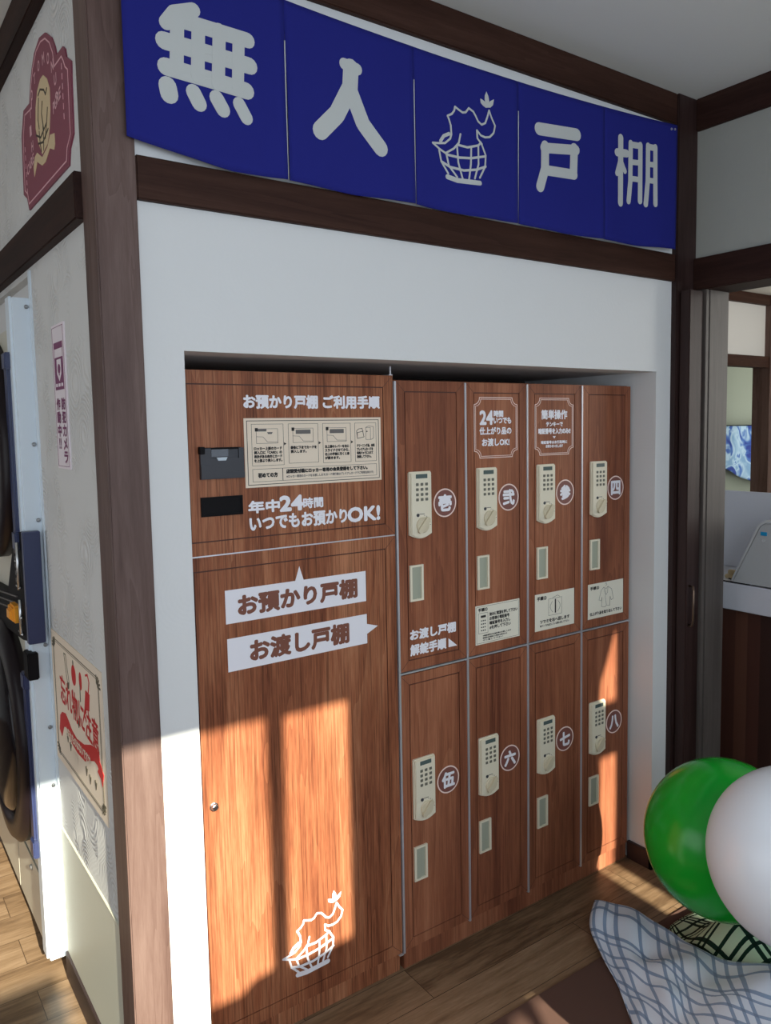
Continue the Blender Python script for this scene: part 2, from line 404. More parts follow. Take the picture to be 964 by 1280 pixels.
E_LEAF = [[(0.236, 2.587), (0.23, 2.575), (0.229, 2.565), (0.232, 2.554), (0.237, 2.544), (0.243, 2.552), (0.246, 2.562), (0.243, 2.575)], [(0.213, 2.563), (0.214, 2.552), (0.222, 2.546), (0.233, 2.542), (0.243, 2.545), (0.233, 2.557), (0.222, 2.561)], [(0.264, 2.572), (0.25, 2.564), (0.242, 2.554), (0.238, 2.544), (0.25, 2.546), (0.26, 2.555)]]
E_LINE = [([(0.11, 2.447), (0.108, 2.47), (0.102, 2.485), (0.097, 2.493), (0.112, 2.501), (0.12, 2.511), (0.123, 2.522), (0.135, 2.517), (0.149, 2.512), (0.16, 2.515), (0.171, 2.528), (0.187, 2.522), (0.196, 2.511), (0.204, 2.499), (0.217, 2.493), (0.23, 2.5), (0.238, 2.518), (0.245, 2.537), (0.254, 2.519), (0.267, 2.5), (0.261, 2.479), (0.246, 2.465), (0.229, 2.461), (0.213, 2.463), (0.199, 2.474), (0.2, 2.453), (0.216, 2.44)], 0.0055), ([(0.11, 2.447), (0.106, 2.435), (0.088, 2.42), (0.067, 2.416), (0.046, 2.413), (0.07, 2.401), (0.09, 2.394), (0.118, 2.411), (0.135, 2.429), (0.141, 2.453)], 0.0055), ([(0.073, 2.423), (0.084, 2.438), (0.102, 2.447)], 0.0092), ([(0.068, 2.398), (0.075, 2.37), (0.099, 2.342)], 0.0055), ([(0.213, 2.444), (0.23, 2.412), (0.227, 2.38), (0.207, 2.347)], 0.0055), ([(0.093, 2.391), (0.101, 2.363), (0.129, 2.337)], 0.0055), ([(0.129, 2.419), (0.133, 2.376), (0.147, 2.336)], 0.0055), ([(0.178, 2.426), (0.176, 2.379), (0.169, 2.338)], 0.0055), ([(0.203, 2.43), (0.203, 2.383), (0.189, 2.342)], 0.0055), ([(0.134, 2.423), (0.165, 2.422), (0.203, 2.434), (0.213, 2.443)], 0.006), ([(0.093, 2.391), (0.136, 2.39), (0.177, 2.395), (0.229, 2.409)], 0.0064), ([(0.075, 2.37), (0.105, 2.36), (0.152, 2.358), (0.196, 2.367), (0.229, 2.381)], 0.0064), ([(0.096, 2.333), (0.129, 2.328), (0.207, 2.332)], 0.0129)]
B_OUT = [(0.476, 2.522), (0.454, 2.564), (0.427, 2.592), (0.391, 2.616), (0.324, 2.629), (0.258, 2.616), (0.201, 2.583), (0.173, 2.552), (0.16, 2.527), (0.098, 2.524), (0.082, 2.513), (0.073, 2.492), (0.033, 2.469), (0.039, 2.422), (0.042, 2.346), (0.044, 2.318), (0.081, 2.296), (0.096, 2.262), (0.551, 2.263), (0.572, 2.299), (0.615, 2.319), (0.607, 2.395), (0.599, 2.473), (0.556, 2.528)]
B_IN = [(0.452, 2.503), (0.447, 2.554), (0.415, 2.588), (0.364, 2.613), (0.31, 2.616), (0.261, 2.605), (0.218, 2.579), (0.19, 2.545), (0.183, 2.512), (0.112, 2.509), (0.096, 2.494), (0.083, 2.476), (0.061, 2.462), (0.062, 2.43), (0.065, 2.354), (0.064, 2.322), (0.101, 2.302), (0.114, 2.275), (0.547, 2.277), (0.559, 2.306), (0.592, 2.324), (0.587, 2.39), (0.575, 2.466), (0.54, 2.513)]
B_CLOTH = [(0.372, 2.518), (0.332, 2.533), (0.298, 2.531), (0.261, 2.51), (0.238, 2.48), (0.243, 2.436), (0.261, 2.392), (0.289, 2.365), (0.352, 2.357), (0.388, 2.393), (0.413, 2.438), (0.4, 2.486)]
B_RIB = [(0.411, 2.377), (0.354, 2.35), (0.291, 2.358), (0.258, 2.377), (0.214, 2.368), (0.213, 2.343), (0.226, 2.333), (0.268, 2.348), (0.32, 2.33), (0.359, 2.331), (0.417, 2.356), (0.44, 2.339), (0.457, 2.328), (0.461, 2.353), (0.44, 2.374)]
B_LN = [[(0.363, 2.504), (0.338, 2.51), (0.298, 2.496), (0.282, 2.48), (0.266, 2.489)], [(0.36, 2.495), (0.378, 2.45), (0.37, 2.425)], [(0.321, 2.475), (0.336, 2.451), (0.321, 2.41)], [(0.269, 2.444), (0.284, 2.417), (0.307, 2.384)], [(0.409, 2.42), (0.359, 2.4), (0.285, 2.414)], [(0.388, 2.393), (0.337, 2.382), (0.273, 2.396)], [(0.372, 2.418), (0.369, 2.395), (0.359, 2.366)], [(0.327, 2.419), (0.328, 2.383), (0.333, 2.363)]]
P_RIB = [(0.52, 0.845), (0.493, 0.861), (0.452, 0.868), (0.421, 0.858), (0.382, 0.841), (0.332, 0.833), (0.251, 0.843), (0.181, 0.865), (0.126, 0.874), (0.102, 0.866), (0.101, 0.849), (0.067, 0.825), (0.084, 0.789), (0.096, 0.806), (0.124, 0.815), (0.114, 0.826), (0.125, 0.831), (0.152, 0.832), (0.19, 0.82), (0.25, 0.798), (0.33, 0.794), (0.391, 0.801), (0.42, 0.816), (0.45, 0.828), (0.479, 0.822), (0.511, 0.784), (0.537, 0.798)]
G_BLUE = [[(0.667, -0.174, 0.05), (0.689, -0.306, 0.08), (0.641, -0.498, 0.12), (0.542, -0.692, 0.2), (0.449, -0.912, 0.34), (0.466, -1.047, 0.4), (0.632, -1.115, 0.36)], [(0.567, -0.241, 0.035), (0.546, -0.435, 0.1), (0.476, -0.638, 0.17), (0.379, -0.82, 0.27), (0.31, -1.002, 0.38), (0.344, -1.123, 0.42), (0.523, -1.177, 0.36)], [(0.514, -0.331, 0.02), (0.453, -0.536, 0.11), (0.373, -0.735, 0.19), (0.276, -0.917, 0.3), (0.229, -1.074, 0.39), (0.257, -1.181, 0.42), (0.415, -1.237, 0.36)], [(0.469, -0.418, 0.012), (0.382, -0.631, 0.1), (0.28, -0.833, 0.19), (0.22, -0.991, 0.28), (0.198, -1.125, 0.36), (0.223, -1.221, 0.38), (0.395, -1.262, 0.3)], [(0.364, -0.566, 0.01), (0.291, -0.748, 0.08), (0.227, -0.911, 0.15), (0.212, -1.035, 0.2), (0.223, -1.148, 0.25), (0.248, -1.236, 0.26), (0.385, -1.284, 0.2)], [(0.253, -0.717, 0.01), (0.252, -0.833, 0.01), (0.251, -0.939, 0.01), (0.282, -1.036, 0.01), (0.317, -1.132, 0.01), (0.375, -1.22, 0.01), (0.449, -1.296, 0.01)]]
G_GREEN = [[(1.09, -0.381, 0.02), (1.206, -0.444, 0.06), (1.261, -0.583, 0.12), (1.398, -0.677, 0.1), (1.596, -0.722, 0.02)], [(0.949, -0.391, 0.03), (0.903, -0.567, 0.15), (0.943, -0.723, 0.2), (1.11, -0.797, 0.16), (1.388, -0.809, 0.03)], [(0.827, -0.39, 0.03), (0.734, -0.606, 0.16), (0.715, -0.787, 0.235), (0.81, -0.904, 0.24), (1.121, -0.93, 0.1)], [(0.742, -0.397, 0.03), (0.652, -0.608, 0.13), (0.578, -0.798, 0.235), (0.613, -0.978, 0.3), (0.872, -1.04, 0.2)], [(0.683, -0.478, 0.03), (0.611, -0.648, 0.1), (0.523, -0.864, 0.22), (0.544, -1.031, 0.28), (0.748, -1.09, 0.2)]]
# ------------------------------------------------------------------ setting: shell
bm = BM(); box(bm, -3.4, 7.4, -3.1, 3.4, -.06, 0); obj('floor', bm, FLOOR, kind='structure')
bm = BM(); box(bm, -3.4, 7.4, -3.1, 3.4, 2.79, 2.86); obj('ceiling', bm, CEIL, kind='structure')
WY = -.1015
bm = BM()
prism(bm,
      [(-.80, 0), (-.649, 0), (-.649, 1.834), (1.054, 1.834), (1.054, 0), (1.245, 0), (1.245, 2.79), (-.80, 2.79)], 'y', WY, .56)
obj('wall_back', bm, PLASTER, kind='structure')
bm = BM(); box(bm, -.80, 1.245, .56, .60, 0, 2.79); obj('wall_niche', bm, DARKWALL, kind='structure')
bm = BM(); box(bm, -.825, -.80, -.10, .617, 0, 2.79); box(bm, -.825, -.80, .617, 3.4, 2.10, 2.79); box(bm, -.80, -.2, .60, .617, 0, 2.79)
obj('wall_left', bm, SWIRL, kind='structure')
bm = BM(); box(bm, -.80, -.76, .62, 3.4, 0, 2.1); obj('wall_washer_recess', bm, PLASTER, kind='structure')
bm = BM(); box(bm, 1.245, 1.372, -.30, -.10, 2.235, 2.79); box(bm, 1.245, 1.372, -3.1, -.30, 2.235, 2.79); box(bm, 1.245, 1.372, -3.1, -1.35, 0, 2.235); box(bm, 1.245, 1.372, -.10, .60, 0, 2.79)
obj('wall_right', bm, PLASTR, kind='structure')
bm = BM(); box(bm, -3.42, -3.36, -3.1, 3.4, 0, 2.79); obj('wall_far_left', bm, PLASTER, kind='structure')
bm = BM(); box(bm, -3.4, -.76, 3.36, 3.42, 0, 2.79); obj('wall_laundry_end', bm, PLASTER, kind='structure')
# shop front: unseen wall behind the camera, holes shaped to throw the sun patches
YW = -3.05
def sunhole(pts): return [(x + SUN_DX * YW, z - SUN_TAN * YW) for x, z in pts]
holes = [[(-2.6, .30), (-.90, .30), (-.90, -.45), (-.62, -.45), (-.62, .165), (-.52, .165), (-.49, .19), (-.433, .196), (-.433, .897), (-2.6, .897)],
         rect(-.381, -.183, .187, .890),
         [(.888, -.26), (.972, -.26), (.972, .434), (.888, .434)],
         [(.885, .637), (.972, .637), (.972, .895), (.962, .895), (.925, .80), (.890, .72)],
         [(-.02, -.30), (.05, -.30), (.19, -.157), (.132, -.159)],
         [(.10, -.30), (.19, -.30), (.342, -.158), (.236, -.145)]]
bm = BM(); prism(bm, [rect(-3.4, 1.3, 0, 2.79)] + [sunhole(h)[::-1] for h in holes], 'y', YW, YW - .012)
obj('wall_sun_mask', bm, PLASTER, kind='structure')
# next room
bm = BM(); box(bm, 1.372, 7.4, 2.80, 2.86, 0, 2.79); box(bm, 4.8, 5.67, 2.20, 2.26, 2.235, 2.70); box(bm, 1.372, 4.8, 2.20, 2.26, 0, 2.79)
obj('wall_next_room', bm, GREENW, kind='structure')
bm = BM(); box(bm, 4.95, 5.68, 2.185, 2.20, 2.235, 2.70); obj('wall_next_room_panel', bm, PLASTER, kind='structure')
bm = BM(); box(bm, 7.34, 7.4, -3.1, 3.4, 0, 2.79); box(bm, 1.372, 7.4, -3.1, -3.06, 0, 2.79); obj('wall_next_room_side', bm, PLASTER, kind='structure')
bm = BM(); box(bm, 4.8, 7.3, 2.14, 2.23, 2.70, 2.79); box(bm, 4.8, 7.3, 2.14, 2.23, 2.137, 2.238); obj('trim_next_room_rail', bm, W_BEAM, kind='structure')
bm = BM(); box(bm, 5.665, 5.775, 2.13, 2.30, 0, 2.79); obj('trim_next_room_post', bm, W_POST, kind='structure')
bm = BM(); box(bm, 5.79, 7.34, 2.22, 2.25, .75, 2.137); box(bm, 5.79, 7.34, 2.22, 2.25, 2.238, 2.70); obj('window_1', bm, BRIGHT, kind='structure')
bm = BM(); box(bm, 5.79, 7.34, 2.20, 2.26, 0, .75); obj('wall_next_room_sill', bm, PLASTER, kind='structure')
# timber frame
def trim(n, m, *b, bev=.003):
    bm = BM(); box(bm, *b, bev=bev); return obj('trim_%d' % n, bm, m, kind='structure')
trim(1, W_POST, -.832, -.744, -.117, -.015, 0, 2.79)
trim(2, W_BEAM, -.744, 1.135, -.117, -.09, 2.688, 2.79)
trim(3, W_BEAM, -.744, 1.135, -.117, -.09, 2.152, 2.245)
trim(4, W_DOOR, 1.135, 1.246, -.124, -.08, 0, 2.79)
trim(5, W_BEAMY, -.852, -.82, -.015, 3.4, 2.690, 2.79)
trim(6, W_BEAMY, -.848, -.82, -.015, 3.4, 2.118, 2.220)
trim(7, W_BEAMY, 1.232, 1.26, -3.1, -.124, 2.680, 2.79)
trim(8, W_BEAMY, 1.228, 1.385, -1.40, -.124, 2.125, 2.238)
bm = BM(); box(bm, 1.233, 1.253, -.176, -.124, 0, 2.125, .002); box(bm, 1.257, 1.374, -.176, -.124, 0, 2.125, .002); box(bm, 1.25, 1.26, -.165, -.124, 0, 2.125); obj('trim_9', bm, W_JAMB, kind='structure')
trim(10, W_DOOR, 1.228, 1.385, -1.45, -1.35, 0, 2.125)
bm = BM(); box(bm, -.835, -.82, -.015, .60, 0, .085, .002); obj('baseboard_left', bm, BASE, kind='structure')
bm = BM(); box(bm, -.829, -.82, -.015, .617, .085, .475, .0015); box(bm, -.8295, -.82, -.015, .617, .472, .480, .001); obj('trim_wainscot', bm, CREAM, kind='structure')
bm = BM(); box(bm, 1.040, 1.056, -.1135, .0, 0, .068, .002); box(bm, 1.040, 1.134, -.1135, -.10, 0, .068, .002); obj('baseboard_niche', bm, BASE, kind='structure')
bm = BM(); box(bm, -.83, -.815, .600, .622, .0, 2.11); obj('trim_corner_bead', bm, TRIMW, kind='structure')
# dark door leaf folded back against the corner post
d1 = BM(); box(d1, 1.150, 1.229, -.168, -.127, .01, 2.118, .003); dl = obj('door_1', d1, W_DOOR, kind='structure')
bm = BM(); tube(bm, [(1.171, -.168, 1.062), (1.169, -.186, 1.060), (1.166, -.19, 1.045), (1.164, -.19, .935), (1.166, -.186, .92), (1.168, -.168, .918)], .0045); obj('door_handle', bm, mat('bronze', (.16, .11, .08), .3, .8), dl, smooth=True)

# ------------------------------------------------------------------ locker bank with eight doors
CW, DH = .2612, .860
bank = thing('locker_bank', (.5224, .25, 0), 'walnut locker bank of eight numbered doors with cream keypads in the white niche', 'locker')
bm = BM(); box(bm, .001, 1.044, .019, .51, .058, 1.789); obj('locker_body', bm, W_LOCK2, bank)
bm = BM(); box(bm, .003, 1.042, .006, .50, 0, .058, .001); obj('plinth', bm, W_LOCK2, bank)
def door_slab(bm, x0, x1, z0, z1, ins=.03, gw=.0032, y=0.0, th=.018):
    prism(bm, [rect(x0, x1, z0, z1), rect(x0 + ins, x1 - ins, z0 + ins, z1 - ins)[::-1]], 'y', y, y + th)
    prism(bm, [rect(x0 + ins, x1 - ins, z0 + ins, z1 - ins), rect(x0 + ins + gw, x1 - ins - gw, z0 + ins + gw, z1 - ins - gw)[::-1]], 'y', y + .003, y + th, 1)
    prism(bm, rect(x0 + ins + gw, x1 - ins - gw, z0 + ins + gw, z1 - ins - gw), 'y', y, y + th)
    for a, b, c, d in ((x0, z0, 1, 1), (x1, z0, -1, 1), (x0, z1, 1, -1), (x1, z1, -1, -1)):
        stroke(bm, [(a + c * .002, b + d * .002), (a + c * ins, b + d * ins)], .0012, 'y', y - .0002, y + .001, 1, cap=False)
dm = BM(); door_slab(dm, .0035, CW - .0035, .0015, DH - .0015)
door0 = obj('door', dm, [W_LOCK2, GROOVE])
kp = BM(); pts = [(-.0405, -.088)] + [(-.0405 + .081 * t / 12, -.088 - .0125 * math.sin(math.pi * t / 12)) for t in range(1, 12)] + [(.0405, -.088), (.0405, .094), (.0375, .098), (-.0375, .098), (-.0405, .094)]
prism(kp, pts, 'y', -.006, 0); ins_ = outline(ccw(pts), .003)
prism(kp, ins_, 'y', -.011, -.006); prism(kp, outline(ccw(ins_), .002), 'y', -.013, -.011)
bmesh.ops.remove_doubles(kp, verts=kp.verts, dist=1e-5)
keypad0 = obj('keypad_lock', kp, PLASTIC)
bm = BM(); box(bm, -.020, .022, -.0138, -.0125, .078, .0905, .0004); disp0 = obj('display', bm, LCD); disp0.parent = keypad0
bm = BM(); box(bm, -.0048, .0048, -.0148, -.0125, -.0042, .0042, .0008); btn0 = obj('key_button', bm, BTN); btn0.parent = keypad0
bm = BM(); lathe(bm, [(.0235, -.0125), (.0235, -.016), (.0215, -.018), (.0, -.018)][:3], (.003, 0, -.060), 'y', 28)
stroke(bm, [(-.010, -.075), (.016, -.045)], .017, 'y', -.024, -.0175); knob0 = obj('turn_knob', bm, PLASTIC2); knob0.parent = keypad0
bm = BM(); lathe(bm, [(.0050, -.0125), (.0050, -.0145)], (-.0145, 0, -.030), 'y', 16); lck0 = obj('keyhole', bm, DGREY); lck0.parent = keypad0
bm = BM()
for q in range(6):
    a = math.pi * (.42 - q * .085); stroke(bm, [(.003 + .027 * math.cos(a), -.060 + .027 * math.sin(a)), (.003 + .030 * math.cos(a), -.060 + .030 * math.sin(a))], .0016, 'y', -.0133, -.0125, cap=False)
box(bm, -.012, .010, -.0132, -.0125, -.0285, -.0265); mk0 = obj('dial_marking', bm, INKG); mk0.parent = keypad0
ph = BM(); prism(ph, [rect(.041, .090, .210, .318), rect(.0485, .0825, .216, .312)[::-1]], 'y', -.006, 0); pull0 = obj('pull_handle', ph, PLASTIC)
ph = BM(); prism(ph, rect(.0485, .0825, .216, .312), 'y', -.0012, 0); prism(ph, rect(.0485, .064, .216, .312), 'y', -.0042, 0); rec0 = obj('pull_recess', ph, RECESS)
rd = BM(); prism(rd, circ(.178, .495, .0405, 40), 'y', -.0008, 0, 0); prism(rd, [circ(.178, .495, .0435, 40), circ(.178, .495, .0395, 40)[::-1]], 'y', -.0012, 0, 1)
round0 = obj('number_roundel', rd, [DISC, PINKW])
NUM = '壱弐参四伍六七八'
first = True
for i in range(8):
    c, row = i % 4, i // 4
    x0 = c * CW; z0 = .928 if row == 0 else .060
    d = door0 if i == 0 else copy_obj(door0, bank)
    d.parent = bank; d.location = Vector((x0, 0, z0)) - bank.location
    for src in (pull0, rec0, round0):
        k = src if i == 0 else copy_obj(src, d)
        k.parent = d; k.location = (0, 0, 0)
    bm = BM(); cx, cz = x0 + .178, z0 + .495
    text(bm, NUM[i], cx - .0235, cx + .0235, cz - .0235, cz + .0235, 'y', -.0016, .0026)
    obj('number', bm, WHITE, d)
    k = keypad0 if i == 0 else copy_obj(keypad0, bank)
    k.parent = bank; k.location = Vector((x0 + .0815, 0, z0 + .4965)) - bank.location
    for src in (disp0, knob0, lck0, mk0):
        q = src if i == 0 else copy_obj(src, k); q.parent = k
    for r_ in range(4):
        for c_ in range(3):
            q = btn0 if (i == 0 and r_ == 0 and c_ == 0) else copy_obj(btn0, k)
            q.parent = k; q.location = ((c_ - 1) * .0170 + .0015, 0, .0605 - r_ * .0149)
doors = sorted([o for o in bank.children if o.name.startswith('door')], key=lambda o: (-o.location.z, o.location.x))
for c in range(4):
    bm = BM(); box(bm, c * CW - .0038, c * CW + .0032, -.004, .018, .056, 1.785, .0008); obj('edge_strip', bm, ALU, bank)
bm = BM(); box(bm, 0, 4 * CW, -.001, .018, .9215, .9265); obj('edge_strip', bm, ALU, bank)
# instruction writing on the upper doors
d = doors[0]
bm = BM(); text(bm, 'お渡し戸棚', .042, .214, 1.021, 1.051, 'y', -.0006, .0018); text(bm, '解錠手順', .042, .176, .974, 1.006, 'y', -.0006, .0018)
prism(bm, [(.186, .975), (.186, 1.003), (.220, .975)], 'y', -.0006, 0); obj('lettering', bm, WHITE, d)
def plaque(bm, cx, z0, z1, hw, w=.0022):
    n = .022
    def lp(k):
        h, a, b, q = hw - k, z0 + k, z1 - k, n
        L = []
        def corner(px, pz, sx, sz, flip):
            P = [(px + sx * q * math.sin(t), pz + sz * q * math.cos(t)) for t in (0, .4, .8, 1.2, math.pi / 2)]
            return P if not flip else P[::-1]
        L += corner(cx - h, a, 1, 1, False); L += corner(cx + h, a, -1, 1, True); L += corner(cx + h, b, -1, -1, False); L += corner(cx - h, b, 1, -1, True)
        return L
    o_, i_ = lp(0), lp(.0052)
    stroke(bm, o_ + o_[:1], w, 'y', -.0008, 0); stroke(bm, i_ + i_[:1], w * .7, 'y', -.0008, 0)
d = doors[1]; x = CW
bm = BM(); plaque(bm, x + .1265, 1.553, 1.741, .0905); obj('plaque_border', bm, PINKW, d)
bm = BM(); text(bm, '24', x + .060, x + .112, 1.658, 1.699, 'y', -.0006, .0024); text(bm, '時間', x + .117, x + .156, 1.681, 1.700, 'y', -.0006, .0012); text(bm, 'いつでも', x + .117, x + .190, 1.660, 1.679, 'y', -.0006, .0012)
text(bm, '仕上がり品の', x + .058, x + .191, 1.626, 1.648, 'y', -.0006, .0011); text(bm, 'お渡しOK!', x + .068, x + .182, 1.590, 1.613, 'y', -.0006, .0011); obj('lettering', bm, WHITE, d)
d = doors[2]; x = 2 * CW
bm = BM(); plaque(bm, x + .1265, 1.553, 1.741, .0905); obj('plaque_border', bm, PINKW, d)
bm = BM(); text(bm, '簡単操作', x + .066, x + .187, 1.672, 1.702, 'y', -.0006, .0013); text(bm, 'テンキーで', x + .088, x + .166, 1.648, 1.662, 'y', -.0006, .0009); text(bm, '暗証番号を入力のみ!!', x + .052, x + .203, 1.623, 1.641, 'y', -.0006, .0011)
prism(bm, [(x + .119, 1.615), (x + .133, 1.615), (x + .126, 1.607)], 'y', -.0007, 0)
text(bm, '暗証番号はお引取時に', x + .064, x + .188, 1.590, 1.600, 'y', -.0006, .0006); text(bm, 'お知らせいたします', x + .086, x + .167, 1.577, 1.587, 'y', -.0006, .0006); obj('lettering', bm, WHITE, d)
def sheet(d, x, m=PAPER2):
    bm = BM(); prism(bm, rect(x + .034, x + .224, .960, 1.086), 'y', -.0008, 0); s = obj('instruction_sheet', bm, m, d); return s
x = CW; s = sheet(doors[1], x)
bm = BM(); ring(bm, rect(x + .038, x + .220, .964, 1.082), .0008, 'y', -.0011, -.0007)
text(bm, '手順①', x + .046, x + .084, 1.066, 1.077, 'y', -.0011, .0006)
ring(bm, rect(x + .046, x + .086, .995, 1.061), .0008, 'y', -.0011, -.0007); prism(bm, rect(x + .056, x + .077, 1.046, 1.053), 'y', -.0011, -.0007)
for r_ in range(4):
    for c_ in range(3): prism(bm, circ(x + .059 + c_ * .0075, 1.036 - r_ * .0105, .0026, 10, .0022), 'y', -.0011, -.0007)
for k, t in enumerate(('始めに電源を押して下さい', 'お客様の電話番号', '暗証番号を入力し', '#を押して下さい')):
    text(bm, t, x + .093, x + (.214, .178, .182, .184)[k], 1.0475 - k * .0145, 1.0585 - k * .0145, 'y', -.0011, .0006)
for k, t in enumerate(('※暗証番号はお会計時にお渡しします', '■番号を間違えた場合は始めから', 'やり直して下さい')):
    text(bm, t, x + .064, x + (.186, .168, .150)[k], .9845 - k * .0075, .9895 - k * .0075, 'y', -.0011, .0003)
obj('printed_notice', bm, INK, doors[1])
x = 2 * CW; s = sheet(doors[2], x)
bm = BM(); text(bm, '手順②', x + .044, x + .088, 1.064, 1.077, 'y', -.0011, .0006)
ring(bm, rect(x + .098, x + .162, 1.006, 1.064), .0009, 'y', -.0011, -.0007); prism(bm, rect(x + .128, x + .134, 1.012, 1.060), 'y', -.0011, -.0007)
for sg in (-1, 1):
    stroke(bm, [(x + .130 + sg * (.012 + .012 * math.sin(t * .5)), 1.016 + t * .0062) for t in range(7)], .0009, 'y', -.0011, -.0007)
stroke(bm, [(x + .118, 1.066), (x + .142, 1.072), (x + .152, 1.066)], .001, 'y', -.0011, -.0007)
text(bm, 'ツマミを右へ回します', x + .058, x + .200, .984, .996, 'y', -.0011, .0007); text(bm, '■ランプが点灯している間に回して下さい', x + .058, x + .198, .972, .979, 'y', -.0011, .0003)
obj('printed_notice', bm, INK, doors[2])
x = 3 * CW; s = sheet(doors[3], x)
bm = BM(); text(bm, '手順③', x + .046, x + .092, 1.064, 1.076, 'y', -.0011, .0006)
for p in ([(.118, 1.068), (.104, 1.058), (.092, 1.024), (.104, 1.019), (.108, 1.032), (.106, .998), (.124, .994), (.132, 1.000), (.150, .996), (.152, 1.030), (.158, 1.016), (.170, 1.020), (.160, 1.056), (.140, 1.068), (.130, 1.060), (.118, 1.068)], [(.124, 1.078), (.130, 1.082), (.134, 1.076), (.128, 1.070)], [(.130, 1.060), (.126, 1.030), (.132, 1.000)], [(.118, 1.066), (.122, 1.048), (.128, 1.040)], [(.140, 1.066), (.138, 1.046), (.130, 1.038)]):
    stroke(bm, [(x + a, b) for a, b in p], .0009, 'y', -.0011, -.0007)
text(bm, '仕上がり品を取り出して下さい', x + .044, x + .216, .972, .983, 'y', -.0011, .0007); obj('printed_notice', bm, INK, doors[3])

# ------------------------------------------------------------------ deposit cabinet
dep = thing('deposit_cabinet', (-.33, .25, 0), 'tall walnut deposit cabinet with card reader and big white writing, no keypads', 'cabinet')
X0, X1 = -.646, -.0065
bm = BM(); box(bm, X0, X1, .019, .51, .058, 1.800); obj('cabinet_body', bm, W_LOCK, dep)
bm = BM(); box(bm, X0 + .002, X1 - .003, .010, .50, 0, .056, .001); obj('plinth', bm, W_LOCK, dep)
ud = BM(); door_slab(ud, X0, X1, 1.3435, 1.800, .0325); ud = obj('upper_door', ud, [W_LOCK, GROOVE], dep)
ld = BM(); door_slab(ld, X0, X1, .060, 1.3400, .034); ld = obj('lower_door', ld, [W_LOCK, GROOVE], dep)
bm = BM(); box(bm, X0, X1, .001, .018, 1.3395, 1.3440); obj('edge_strip', bm, ALU, dep)
bm = BM(); box(bm, -.022, -.010, -.006, .03, 1.800, 1.803); box(bm, -.017, -.012, -.002, .001, 1.803, 1.826); obj('hinge_bracket', bm, ALU, dep)
bm = BM(); box(bm, -.020, -.006, -.006, .006, .056, .0595); obj('hinge_bracket', bm, ALU, dep)
bm = BM(); text(bm, 'お預かり戸棚', -.463, -.252, 1.7075, 1.7405, 'y', -.0006, .0018); text(bm, 'ご利用手順', -.234, -.053, 1.7075, 1.7405, 'y', -.0006, .0018)
obj('lettering', bm, WHITE, ud)
bm = BM(); text(bm, '年中', -.459, -.373, 1.440, 1.470, 'y', -.0006, .0018); text(bm, '24', -.370, -.305, 1.4395, 1.4765, 'y', -.0006, .0029); text(bm, '時間', -.302, -.243, 1.4415, 1.4685, 'y', -.0006, .0012)
text(bm, 'いつでもお預かり', -.457, -.169, 1.393, 1.430, 'y', -.0006, .0018); text(bm, 'OK!', -.164, -.060, 1.393, 1.431, 'y', -.0006, .0026)
obj('lettering', bm, WHITE, ud)
bm = BM(); prism(bm, rect(-.4655, -.0505, 1.505, 1.682), 'y', -.0009, 0); ns = obj('instruction_sheet', bm, PAPER, ud)
bm = BM()
y_ = ('y', -.0013, -.0008)
ring(bm, rect(-.4585, -.0575, 1.511, 1.676), .0016, *y_)
PX_ = [(-.4455, -.3555), (-.3415, -.2525), (-.2385, -.1505), (-.1370, -.0665)]
for k, (a, b) in enumerate(PX_):
    zb = (1.560, 1.563, 1.560, 1.560)[k]; ring(bm, rect(a, b, zb, 1.667), .0008, *y_)
    if k < 3:
        prism(bm, [(b + .001, 1.619), (b + .008, 1.615), (b + .001, 1.611)], *y_)
        ring(bm, rect(a + .013, a + .074, 1.617, 1.655), .0008, *y_); stroke(bm, [(a + .013, 1.635), (a + .032, 1.634), (a + .044, 1.621), (a + .074, 1.620)], .0008, *y_)
        prism(bm, rect(a + .010, a + .018, 1.648, 1.657), *y_)
for k, L in enumerate((('ロッカー上部のカード', '挿入口に「CARD」の', '表示がある向きにカード', 'を上部より挿入します。'), ('最後に下までカードを', '挿入します。'), ('左上部のレバーを右に', 'スライドさせてから、', '右上の手前に引くと扉', 'が開きます。'), ('クリーニング品、会員', 'プレミアムカードを', '専用バックに入れて', '投函して下さい。'))):
    a, b = PX_[k]
    for q, t in enumerate(L):
        w_ = (b - a - .012) * min(1.0, len(t) / 10.0); text(bm, t, a + .006, a + .006 + w_, 1.6005 - q * .0103, 1.6082 - q * .0103, 'y', -.0013, .0006)
a = PX_[3][0]
stroke(bm, [(a + .008, 1.626), (a + .006, 1.645), (a + .012, 1.650), (a + .024, 1.652), (a + .030, 1.628), (a + .008, 1.624), (a + .008, 1.640), (a + .028, 1.644)], .0014, *y_)
ring(bm, rect(a + .036, a + .052, 1.620, 1.654), .0008, *y_); stroke(bm, [(a + .052, 1.620), (a + .062, 1.624), (a + .062, 1.656), (a + .046, 1.658), (a + .036, 1.654)], .0009, *y_); prism(bm, circ(a + .040, 1.643, .002, 10), *y_)
ring(bm, rect(-.4455, -.3605, 1.519, 1.552), .0008, *y_); ring(bm, rect(-.3605, -.0665, 1.519, 1.552), .0008, *y_)
text(bm, '初めての方', -.430, -.376, 1.530, 1.5415, 'y', -.0013, .0009); text(bm, '店頭受付機にロッカー専用の会員登録をして下さい。', -.350, -.098, 1.5375, 1.5475, 'y', -.0013, .0009)
obj('printed_notice', bm, INK, ud)
bm = BM(); text(bm, '※ロッカー専用のカードをお渡しします(カード発行後はプレミアムカードでご利用出来ます)', -.350, -.078, 1.5245, 1.5325, 'y', -.0013, .0003)
for k in range(3):
    a = PX_[k][0]
    prism(bm, rect(a + .022, a + .066, 1.640, 1.651) if k else rect(a + .018, a + .042, 1.648, 1.654), *y_)
